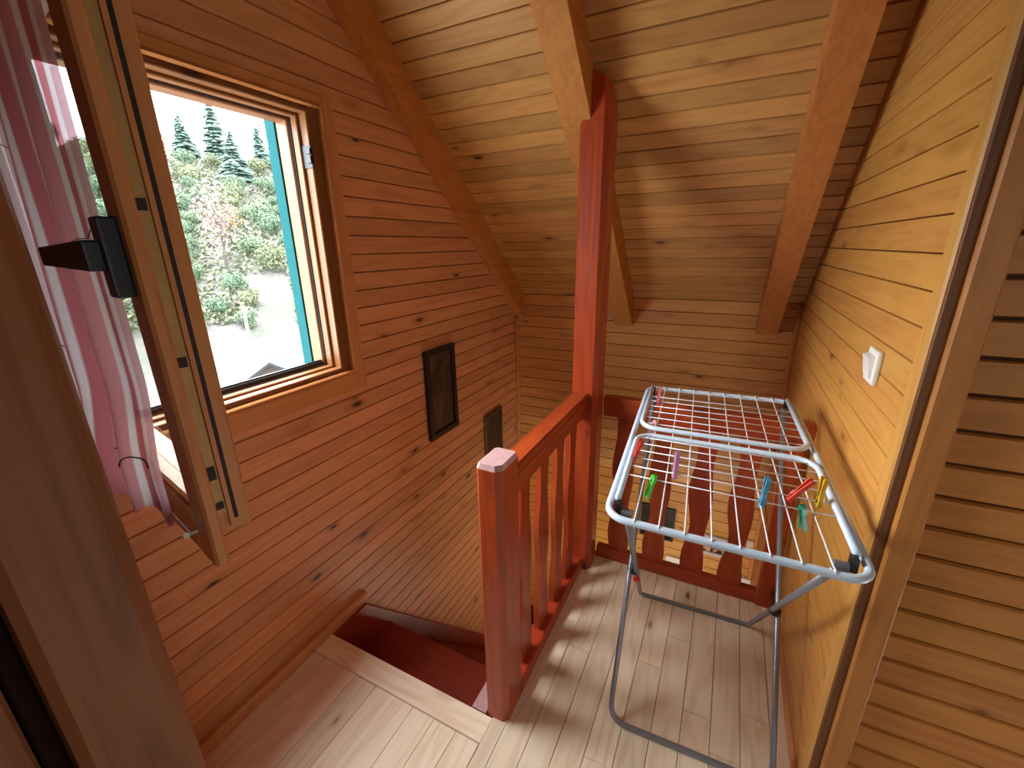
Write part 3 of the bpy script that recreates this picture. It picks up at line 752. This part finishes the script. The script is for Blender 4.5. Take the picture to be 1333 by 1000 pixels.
# ------------------------------------------------------------------ clothes pegs
def peg(name, loc, colour, label, tilt, rotz, flip, length=0.074):
    e = empty(name, loc, (tilt[0], tilt[1], rotz), label=label, cat='clothes peg', group='pegs clipped on the drying rack')
    mat = M['peg_' + colour]
    # local z along the peg; jaws below the wire (z<0 ... handles up) ; wire runs along local x through the jaw notch
    sgn = -1 if flip else 1
    for sd in (-1, 1):
        prof = [(0.0005, -0.012), (0.0022, -0.016), (0.0062, -0.010), (0.0070, 0.012), (0.0055, 0.020), (0.0085, length - 0.018), (0.0075, length - 0.014), (0.0050, length - 0.016), (0.0018, 0.018), (0.0005, 0.010), (0.0026, 0.003), (0.0026, -0.003), (0.0005, -0.006)]
        n = len(prof); vs = [(x, sd * y, sgn * z_) for x in (-0.0048, 0.0048) for y, z_ in prof]
        fs = [tuple(range(n)), tuple(range(n, 2 * n))] + [(i, (i + 1) % n, n + (i + 1) % n, n + i) for i in range(n)]
        link('peg_jaw', mesh('peg_jaw', vs, fs), mat, e)
    m = MB(); m.tube([(x, 0.0045 * math.cos(t), sgn * (0.016 + 0.0045 * math.sin(t))) for t, x in ((q * 0.7, -0.0052 + 0.0104 * q / 27) for q in range(28))], 0.0009, 5)
    m.tube([(-0.0052, 0.0045, sgn * 0.016), (-0.0056, 0.0075, sgn * 0.002)], 0.0009, 5).tube([(0.0052, -0.0045, sgn * 0.016), (0.0056, -0.0075, sgn * 0.002)], 0.0009, 5)
    m.build('peg_spring', M['steel'], e)
wz = lambda s, t: Q(s, t, 0.014)
def wst(x, y):      # rack coordinates from x,y
    t = (y - 0.837) / 0.89; s = (x - (-0.191 - 0.057 * t)) / 0.49; return s, t
pegs = [
    ('pink', 0.10, 0.80, 'red pink clothes peg near the far left corner of the rack', (0.3, 0.1), 0.1, False),
    ('paleblush', 0.115, 0.575, 'pale blush clothes peg hanging on the left near the folded wing edge', (0.2, 0.0), 1.2, True),
    ('red', 0.055, 0.305, 'small red clothes peg on the far left wire beside the left tube', (0.2, 0.2), 0.5, False),
    ('green', 0.175, 0.195, 'bright green clothes peg clipped on the left of the nearest cross wire', (0.2, 0.1), 0.9, True),
    ('lilac', 0.275, 0.250, 'lilac pink clothes peg standing on a wire right of the green one', (-0.1, 0.05), 0.3, False),
    ('blue', 0.665, 0.195, 'large blue clothes peg standing in the right half of the rack', (-0.1, 0.1), 0.2, False),
    ('orange', 0.80, 0.250, 'orange red clothes peg leaning between the blue and yellow pegs', (0.15, 0.55), 0.3, False),
    ('yellow', 0.905, 0.250, 'yellow clothes peg nearest the right tube of the rack', (-0.05, 0.05), 0.35, False),
    ('teal', 0.825, 0.195, 'teal green clothes peg hanging below the yellow peg', (0.1, -0.3), 0.6, True),
]
for colour, s, t, lab, tilt, rz, fl_ in pegs:
    peg('clothes_peg', wz(s, t), colour, lab, tilt, rz, fl_)

# ------------------------------------------------------------------ switch on the right wall
sw = empty('light_switch', (XR, 1.315, 1.205), label='white light switch with a raised rocker on the golden right wall', cat='light switch')
MB().box(-0.012, 0, -0.042, 0.042, -0.042, 0.042).build('switch_plate', M['white_plastic'], sw, bevel=0.004)
MB().prism([(-0.010, -0.028), (-0.017, -0.027), (-0.026, 0.024), (-0.010, 0.029)], 1, -0.027, 0.027).build('switch_rocker', M['white_plastic'], sw, bevel=0.002)

# ------------------------------------------------------------------ pictures
def picture(name, axis, pos, w, h, fw, depth, fcol, art, label, cat='picture'):
    """axis 'x': on left wall facing +x; 'y': on back wall facing -y; pos = centre on the wall"""
    e = empty(name, pos, (0, 0, 0) if axis == 'y' else (0, 0, math.pi / 2), label=label, cat=cat)
    for (x0, x1, z0, z1) in ((-w/2, w/2, h/2 - fw, h/2), (-w/2, w/2, -h/2, -h/2 + fw), (-w/2, -w/2 + fw, -h/2 + fw, h/2 - fw), (w/2 - fw, w/2, -h/2 + fw, h/2 - fw)):
        MB().box(x0, x1, -depth, 0, z0, z1, min(0.003, fw * .2)).build('frame_bar', fcol, e)
    MB().box(-w/2 + fw, w/2 - fw, -depth * 0.5, 0, -h/2 + fw, h/2 - fw).build('print', art, e)
    return e
def art_mat(name, stops, scale, rough=0.3):
    T = NT(name); tc = T.n('ShaderNodeTexCoord')
    n1 = T.n('ShaderNodeTexNoise', i_Scale=scale, i_Detail=3.0, i_Roughness=0.5, i_Distortion=0.6); T.l(tc.outputs['Object'], n1.inputs['Vector'])
    T.l(T.ramp(n1.outputs[0], stops), T.b.inputs['Base Color']); T.b.inputs['Roughness'].default_value = rough
    return T.m
M['art1'] = art_mat('dark brown print', [(0.30, srgb(30, 26, 28)), (0.5, srgb(66, 52, 46)), (0.7, srgb(104, 78, 60))], 9)
M['art2'] = art_mat('black brown print', [(0.40, srgb(18, 14, 14)), (0.62, srgb(60, 40, 28)), (0.8, srgb(120, 84, 50))], 10)
M['art3'] = art_mat('dark still life print', [(0.42, srgb(24, 24, 30)), (0.5, srgb(90, 70, 58)), (0.56, srgb(208, 150, 110)), (0.7, srgb(190, 190, 190))], 22)
M['art4'] = art_mat('speckled calendar sheet', [(0.40, srgb(150, 90, 70)), (0.5, srgb(226, 206, 190)), (0.62, srgb(232, 222, 210)), (0.68, srgb(90, 86, 84))], 90, 0.6)
M['framegold'] = plain('thin gilt frame', srgb(120, 96, 60), 0.4, metal=0.5)
M['frameblack'] = plain('black frame', srgb(22, 24, 30), 0.35)
M['framesilver'] = plain('dark frame with worn silver edge', srgb(52, 54, 56), 0.35, metal=0.4)
M['mat_grey'] = plain('grey white board', srgb(196, 190, 186), 0.6)
picture('picture_frame', 'x', (XL, 1.752, 0.777), 0.254, 0.478, 0.030, 0.022, M['frameblack'], M['art1'], 'tall black framed dark picture, upper one on the window wall')
picture('picture_frame', 'x', (XL, 2.295, 0.250), 0.232, 0.430, 0.012, 0.018, M['framegold'], M['art2'], 'thin gilt framed dark picture low on the window wall near the corner')
picture('picture_frame', 'y', (-0.255, YB, -0.310), 0.222, 0.25, 0.014, 0.02, M['framesilver'], M['art2'], 'black picture on the lower back wall seen between the left balusters')
p3 = picture('picture_frame', 'y', (0.085, YB, -0.385), 0.20, 0.15, 0.026, 0.02, M['mat_grey'], M['art3'], 'grey bordered picture on the lower back wall seen under the middle of the rack')
picture('wall_calendar', 'y', (0.315, YB, -0.345), 0.056, 0.125, 0.004, 0.006, M['mat_grey'], M['art4'], 'small speckled wall calendar on the lower back wall beside the end post', 'calendar')
e = empty('wall_socket', (-0.125, YB, -0.592), label='white double wall socket low on the back wall left of centre', cat='socket')
MB().box(-0.052, 0.052, -0.014, 0, -0.034, 0.034).build('socket_plate', M['white_plastic'], e, bevel=0.004)
for x in (-0.024, 0.024):
    m = MB().tube([(x, -0.016, 0), (x, -0.013, 0)], 0.016, 14); o = m.build('socket_outlet', M['white_plastic'], e)
    for dx in (-0.006, 0.006): MB().tube([(x + dx, -0.0168, 0), (x + dx, -0.015, 0)], 0.0024, 8).build('socket_hole', M['dark_slot'], o)
e = empty('meter_box', (0.322, YB, -0.605), label='white meter box with a dark window low on the back wall', cat='box')
MB().box(-0.036, 0.02, -0.03, 0, -0.05, 0.05).build('box_body', M['white_plastic'], e, bevel=0.003)
MB().tube([(0.004, -0.034, -0.022), (0.004, -0.029, -0.022)], 0.015, 14).build('box_window', M['dark_slot'], e)

# ------------------------------------------------------------------ outside: the hillside beyond the window
DV = Vector((-0.82896, 0.55930)); LV = Vector((0.55930, 0.82896))
def hill_z(x, y):
    p = Vector((x, y)); d = p.dot(DV); l = p.dot(LV)
    z = -3.2
    if d > 22: z = -3.2 + (d - 22) * 0.36
    if d > 62: z = -3.2 + 40 * 0.36 - (d - 62) * 0.1
    z -= 0.03 * l * (d > 40) * min(1, (d - 40) / 20)
    return z + 0.5 * noise.noise(Vector((x * 0.12, y * 0.12, 0))) * min(1, max(0, (d - 22) / 8))
HN = 56
vs = []; fs = []
for i in range(HN + 1):
    d = 3.5 + (95 - 3.5) * (i / HN)
    for j in range(HN + 1):
        l = (j / HN - 0.5) * (10 + d * 1.1)
        p = DV * d + LV * l
        vs.append((p.x, p.y, hill_z(p.x, p.y)))
for i in range(HN):
    for j in range(HN):
        a_ = i * (HN + 1) + j; fs.append((a_, a_ + 1, a_ + HN + 2, a_ + HN + 1))
def ground_mat():
    T = NT('dry hillside ground'); tc = T.n('ShaderNodeTexCoord')
    n1 = T.n('ShaderNodeTexNoise', i_Scale=0.35, i_Detail=6.0, i_Roughness=0.65); T.l(tc.outputs['Object'], n1.inputs['Vector'])
    n2 = T.n('ShaderNodeTexNoise', i_Scale=4.0, i_Detail=4.0); T.l(tc.outputs['Object'], n2.inputs['Vector'])
    c1 = T.ramp(n1.outputs[0], [(0.36, (0.048, 0.055, 0.040, 1)), (0.5, (0.072, 0.068, 0.063, 1)), (0.66, (0.086, 0.078, 0.072, 1))])
    T.l(T.mix(0.5, c1, n2.outputs[0], 'OVERLAY'), T.b.inputs['Base Color']); T.b.inputs['Roughness'].default_value = 0.95
    return T.m
M['ground'] = ground_mat()
hill = link('ground_hillside', mesh('hillside', vs, fs, True), M['ground']); hill['kind'] = 'structure'
def leaf_mat(name, a, b):
    T = NT(name); oi = T.n('ShaderNodeObjectInfo'); tc = T.n('ShaderNodeTexCoord')
    n1 = T.n('ShaderNodeTexNoise', i_Scale=5.0, i_Detail=2.0); T.l(tc.outputs['Object'], n1.inputs['Vector'])
    f = T.math('ADD', T.math('MULTIPLY', n1.outputs[0], 0.9), T.math('MULTIPLY', oi.outputs['Random'], 0.5))
    T.l(T.mix(T.math('SUBTRACT', f, 0.2, True), a, b), T.b.inputs['Base Color']); T.b.inputs['Roughness'].default_value = 0.8
    T.b.inputs['Specular IOR Level'].default_value = 0.1
    return T.m
M['leaf_green'] = leaf_mat('shrub leaves', (0.070, 0.112, 0.072, 1), (0.125, 0.165, 0.103, 1))
M['leaf_yellow'] = leaf_mat('yellowish shrub leaves', (0.095, 0.118, 0.066, 1), (0.145, 0.158, 0.094, 1))
M['leaf_pine'] = leaf_mat('conifer needles', (0.070, 0.115, 0.100, 1), (0.115, 0.165, 0.135, 1))
M['leaf_pink'] = leaf_mat('pale pinkish dry leaves', (0.170, 0.132, 0.120, 1), (0.195, 0.158, 0.142, 1))
M['leaf_orange'] = leaf_mat('orange autumn leaves', (0.230, 0.150, 0.075, 1), (0.240, 0.180, 0.105, 1))
M['bark'] = plain('grey bark', (0.06, 0.05, 0.04, 1), 0.9, scale=8)
def leaf_cloud(mb, n, rx, rz, cz, size, rng, lumps=7):
    cs = [(Vector((rng.uniform(-.5, .5) * rx, rng.uniform(-.5, .5) * rx, cz + rng.uniform(-.45, .5) * rz)), rng.uniform(0.42, 0.62)) for _ in range(lumps)]
    for _ in range(n):
        c_, k_ = rng.choice(cs)
        v = Vector((rng.gauss(0, 1), rng.gauss(0, 1), rng.gauss(0, 1))).normalized() * rng.uniform(0.75, 1.05)
        p = c_ + Vector((v.x * rx * k_, v.y * rx * k_, v.z * rz * k_))
        t = Vector((rng.gauss(0, 1), rng.gauss(0, 1), rng.gauss(0, .6))).normalized(); b_ = v.cross(t)
        if b_.length < 0.05: continue
        b_.normalize(); t = b_.cross(v).normalized() + v * rng.uniform(-.6, .6); sz = size * rng.uniform(0.6, 1.3)
        mb.add([p - t * sz, p + b_ * sz * 0.6, p + t * sz, p - b_ * sz * 0.6], [(0, 1, 2, 3)])
    return mb
def cores(mb, n, rx, rz, cz, rng):
    for _ in range(n):
        c_ = Vector((rng.uniform(-.4, .4) * rx, rng.uniform(-.4, .4) * rx, cz + rng.uniform(-.4, .3) * rz)); k_ = rng.uniform(0.35, 0.5)
        vs = []; 
        for (a_, b_) in [(0, 1)] + [(math.sin(th), math.cos(th)) for th in (0.8, 1.57, 2.4)] + [(0, -1)]:
            m_ = 1 if a_ == 0 else 6
            for q in range(m_):
                ph = 2 * math.pi * q / 6
                vs.append(c_ + Vector((a_ * math.cos(ph) * rx, a_ * math.sin(ph) * rx, b_ * rz)) * 1.0 * k_ if False else c_ + Vector((a_ * math.cos(ph) * rx * k_, a_ * math.sin(ph) * rx * k_, b_ * rz * k_)))
        f_ = [(0, 1 + q, 1 + (q + 1) % 6) for q in range(6)]
        for r_ in (1, 7):
            f_ += [(r_ + q, r_ + (q + 1) % 6, r_ + 6 + (q + 1) % 6, r_ + 6 + q) for q in range(6)]
        f_ += [(19, 13 + (q + 1) % 6, 13 + q) for q in range(6)]
        mb.add(vs, f_)
    return mb
def shrub_mesh(seed, mat='leaf_green'):
    rng = random.Random(seed); mb = MB()
    leaf_cloud(mb, 1250, 1.0, 0.9, 0.85, 0.085, rng, 10)
    me = bpy.data.meshes.new('bush'); me.from_pydata([tuple(v) for v in mb.v], [], mb.f); me.update(); me.materials.append(M[mat]); return me
shrub_meshes = [shrub_mesh(k) for k in range(3)]; yellow_meshes = [shrub_mesh(k + 5, 'leaf_yellow') for k in range(2)]
rs = random.Random(21); spots = []
tries = 0
conif = [(-53.5, 29.9, 5.0, 0.30), (-50.1, 31.2, 7.6, 0.24), (-44.6, 29.2, 5.4, 0.34), (-49.4, 35.6, 5.2, 0.24), (-54.9, 34.4, 4.5, 0.30)]
trees_at = [((Vector((a_, b_)).dot(DV)), Vector((a_, b_)).dot(LV), h_ * s_) for a_, b_, h_, s_ in conif] + [(35.8, -1.55, 0.9), (58.0, -7.4, 1.9)]
while len(spots) < 280 and tries < 40000:
    tries += 1
    d = rs.uniform(25, 64); l = rs.uniform(-0.27, 0.15) * d
    if abs(l + 1.9 - (d - 32) * 0.05) < 1.3 and 29 < d < 36: continue        # the pale tree stands here
    if d < 31 and -0.9 < l < 1.2: continue                                    # bare slope
    r_ = rs.uniform(0.62, 1.1) * (0.75 + d / 110)
    if any((d - a_) ** 2 + (l - b_) ** 2 < (1.10 * (r_ + c_)) ** 2 for a_, b_, c_ in spots): continue
    if any((d - a_) ** 2 + (l - b_) ** 2 < (1.1 * r_ + 1.05 * c_ + 0.2) ** 2 for a_, b_, c_ in trees_at): continue
    spots.append((d, l, r_))
marks = {}
for txt, md, ml in (('nearest to the short white post', 24.0, -1.1), ('right at the foot of the pale pinkish autumn tree', 32.3, -1.9), ('closest to the small orange autumn tree', 35.8, -1.55),
                    ('closest to the slim lone conifer', trees_at[3][0], trees_at[3][1]), ('below the wide conifer on the hillside', trees_at[2][0] - 2.0, trees_at[2][1]),
                    ('next to the broad conifer at the left end of the ridge', trees_at[0][0], trees_at[0][1]), ('standing lowest on the right edge of the bare slope', 28.0, 2.2)):
    k = min((i for i in range(len(spots)) if i not in marks), key=lambda i: (spots[i][0] - md) ** 2 + (spots[i][1] - ml) ** 2)
    marks[k] = txt
for bi, (d, l, r_) in enumerate(spots):
    p = DV * d + LV * l
    yel = rs.random() < 0.22
    o = bpy.data.objects.new('bush', rs.choice(yellow_meshes if yel else shrub_meshes)); C.objects.link(o)
    o.location = (p.x, p.y, hill_z(p.x, p.y) - 0.15); o.scale = (r_, r_, r_ * rs.uniform(0.85, 1.25)); o.rotation_euler = (0, 0, rs.uniform(0, 6.28))
    if yel: tag(o, 'yellowish green leafy shrub on the sunlit hillside beyond the window', 'shrub', 'yellowish shrubs on the hillside')
    else: tag(o, 'green leafy shrub on the sunlit hillside beyond the window', 'shrub', 'green shrubs on the hillside')
    if bi in marks: o['label'] = ('yellowish green shrub ' if yel else 'green shrub ') + marks[bi]
ug = MB(); ru = random.Random(77)
for _ in range(16000):
    d = 25.5 + 38 * ru.random() ** 1.2; l = ru.uniform(-0.30, 0.18) * d
    if d < 31 and -0.9 < l < 1.2: continue
    p = DV * d + LV * l; c_ = Vector((p.x, p.y, hill_z(p.x, p.y) + ru.random() ** 2 * 0.55))
    a_ = Vector((ru.gauss(0, 1), ru.gauss(0, 1), ru.gauss(0, .7))).normalized() * ru.uniform(0.08, 0.17); b_ = a_.orthogonal().normalized() * ru.uniform(0.06, 0.12)
    ug.add([c_ - a_, c_ + b_, c_ + a_, c_ - b_], [(0, 1, 2, 3)])
me = bpy.data.meshes.new('undergrowth'); me.from_pydata([tuple(v) for v in ug.v], [], ug.f); me.update()
link('undergrowth', me, M['leaf_yellow'], hill)['kind'] = 'stuff'
def conifer(name, x, y, h, label, seed, spread=0.24):
    rng = random.Random(seed); e = empty(name, (x, y, hill_z(x, y) - 0.2), label=label, cat='tree')
    MB().tube([(0, 0, 0), (0, 0, h * 0.97)], [h * 0.022, 0.01], 6).build('trunk', M['bark'], e)
    mb = MB(); tiers = 24
    for t in range(tiers):
        f = t / (tiers - 1); z_ = h * (0.10 + 0.88 * f); rad = h * spread * (1 - f) ** 0.85 + 0.05
        nb = int(15 - 7 * f)
        for q in range(nb):
            a_ = 2 * math.pi * (q + rng.random() * 0.7) / nb + t; R_ = rad * rng.uniform(0.5, 1.2); dz = -R_ * rng.uniform(0.25, 0.55)
            ux, uy = math.cos(a_), math.sin(a_); wx, wy = -uy, ux; w_ = R_ * 0.26
            mb.add([(0, 0, z_ + 0.1), (ux * R_ * .5 + wx * w_, uy * R_ * .5 + wy * w_, z_ + dz * .55), (ux * R_, uy * R_, z_ + dz * .8), (ux * R_ * .5 - wx * w_, uy * R_ * .5 - wy * w_, z_ + dz * .55), (ux * R_ * .55, uy * R_ * .55, z_ + dz * .2)],
                   [(0, 1, 4), (1, 2, 4), (2, 3, 4), (3, 0, 4)])
    me = bpy.data.meshes.new('foliage'); me.from_pydata([tuple(v) for v in mb.v], [], mb.f); me.update()
    link('foliage', me, M['leaf_pine'], e)
    return e
for k, lab in enumerate(('broad conifer at the left end of the ridge seen through the window', 'tallest pointed conifer on the ridge seen through the window',
                         'wide conifer below the tallest one on the hillside', 'slim conifer standing alone right of the tallest one', 'conifer half hidden behind the wide one on the ridge')):
    conifer('conifer_tree', conif[k][0], conif[k][1], conif[k][2], lab, k + 1, conif[k][3])
def broadleaf(name, d, l, h, r, leaf, label, seed, n, size):
    p = DV * d + LV * l; rng = random.Random(seed)
    e = empty(name, (p.x, p.y, hill_z(p.x, p.y) - 0.1), label=label, cat='tree')
    m_ = MB().tube([(0, 0, 0), (0.1, 0, h * 0.3), (0.0, 0.1, h * 0.75)], [h * 0.022, h * 0.016, 0.02], 6)
    for q in range(6):
        a_ = q * 1.1; z_ = h * (0.25 + 0.07 * q); m_.tube([(0.05, 0.02, z_), (math.cos(a_) * r * .6, math.sin(a_) * r * .6, z_ + h * 0.22)], [0.035, 0.012], 5)
    m_.build('trunk', M['bark'], e)
    mb = leaf_cloud(MB(), n, r, h * 0.48, h * 0.58, size, rng, 11)
    me = bpy.data.meshes.new('crown'); me.from_pydata([tuple(v) for v in mb.v], [], mb.f); me.update()
    link('crown', me, M[leaf], e)
broadleaf('autumn_tree', 32.3, -1.9, 4.9, 1.25, 'leaf_pink', 'pale pinkish autumn tree in the middle of the hillside', 3, 800, 0.10)
broadleaf('autumn_tree', 35.8, -1.55, 2.6, 1.0, 'leaf_orange', 'small orange autumn tree beside the pale pinkish one', 4, 420, 0.12)
broadleaf('autumn_tree', 58.0, -7.4, 3.0, 1.6, 'leaf_orange', 'low golden autumn tree on the ridge at the window edge', 6, 500, 0.14)
p = DV * 24.0 + LV * -1.1
tag(MB().tube([(0, 0, 0), (0, 0, 1.55)], 0.07, 8).build('marker_post', M['render'], None, (p.x, p.y, hill_z(p.x, p.y))), 'short white post on the bare slope below the trees', 'post')
# shed with a grey roof below the window
M['shedwall'] = plain('beige shed wall', (0.055, 0.043, 0.034, 1), 0.8)
shd = empty('garden_shed', (-8.9, 5.75, -3.2), (0, 0, math.radians(147)), label='small shed with a grey pitched roof at the bottom of the window view', cat='shed')
MB().prism([(-0.85, 0), (0.85, 0), (0.85, 1.95), (0, 2.50), (-0.85, 1.95)], 0, -0.8, 0.8).build('shed_wall', M['shedwall'], shd)
M['roof'] = plain('grey roofing sheet', (0.018, 0.019, 0.022, 1), 0.9, scale=6)
for sg in (-1, 1):
    MB().prism([(0, 2.51), (sg * 1.0, 1.87), (sg * 1.0, 1.92), (0, 2.57)], 0, -0.95, 0.95).build('roof_slope', M['roof'], shd)
MB().box(0.80, 0.83, -0.35, 0.35, 0, 1.75, 0.004).build('shed_door', M['roof'], shd)
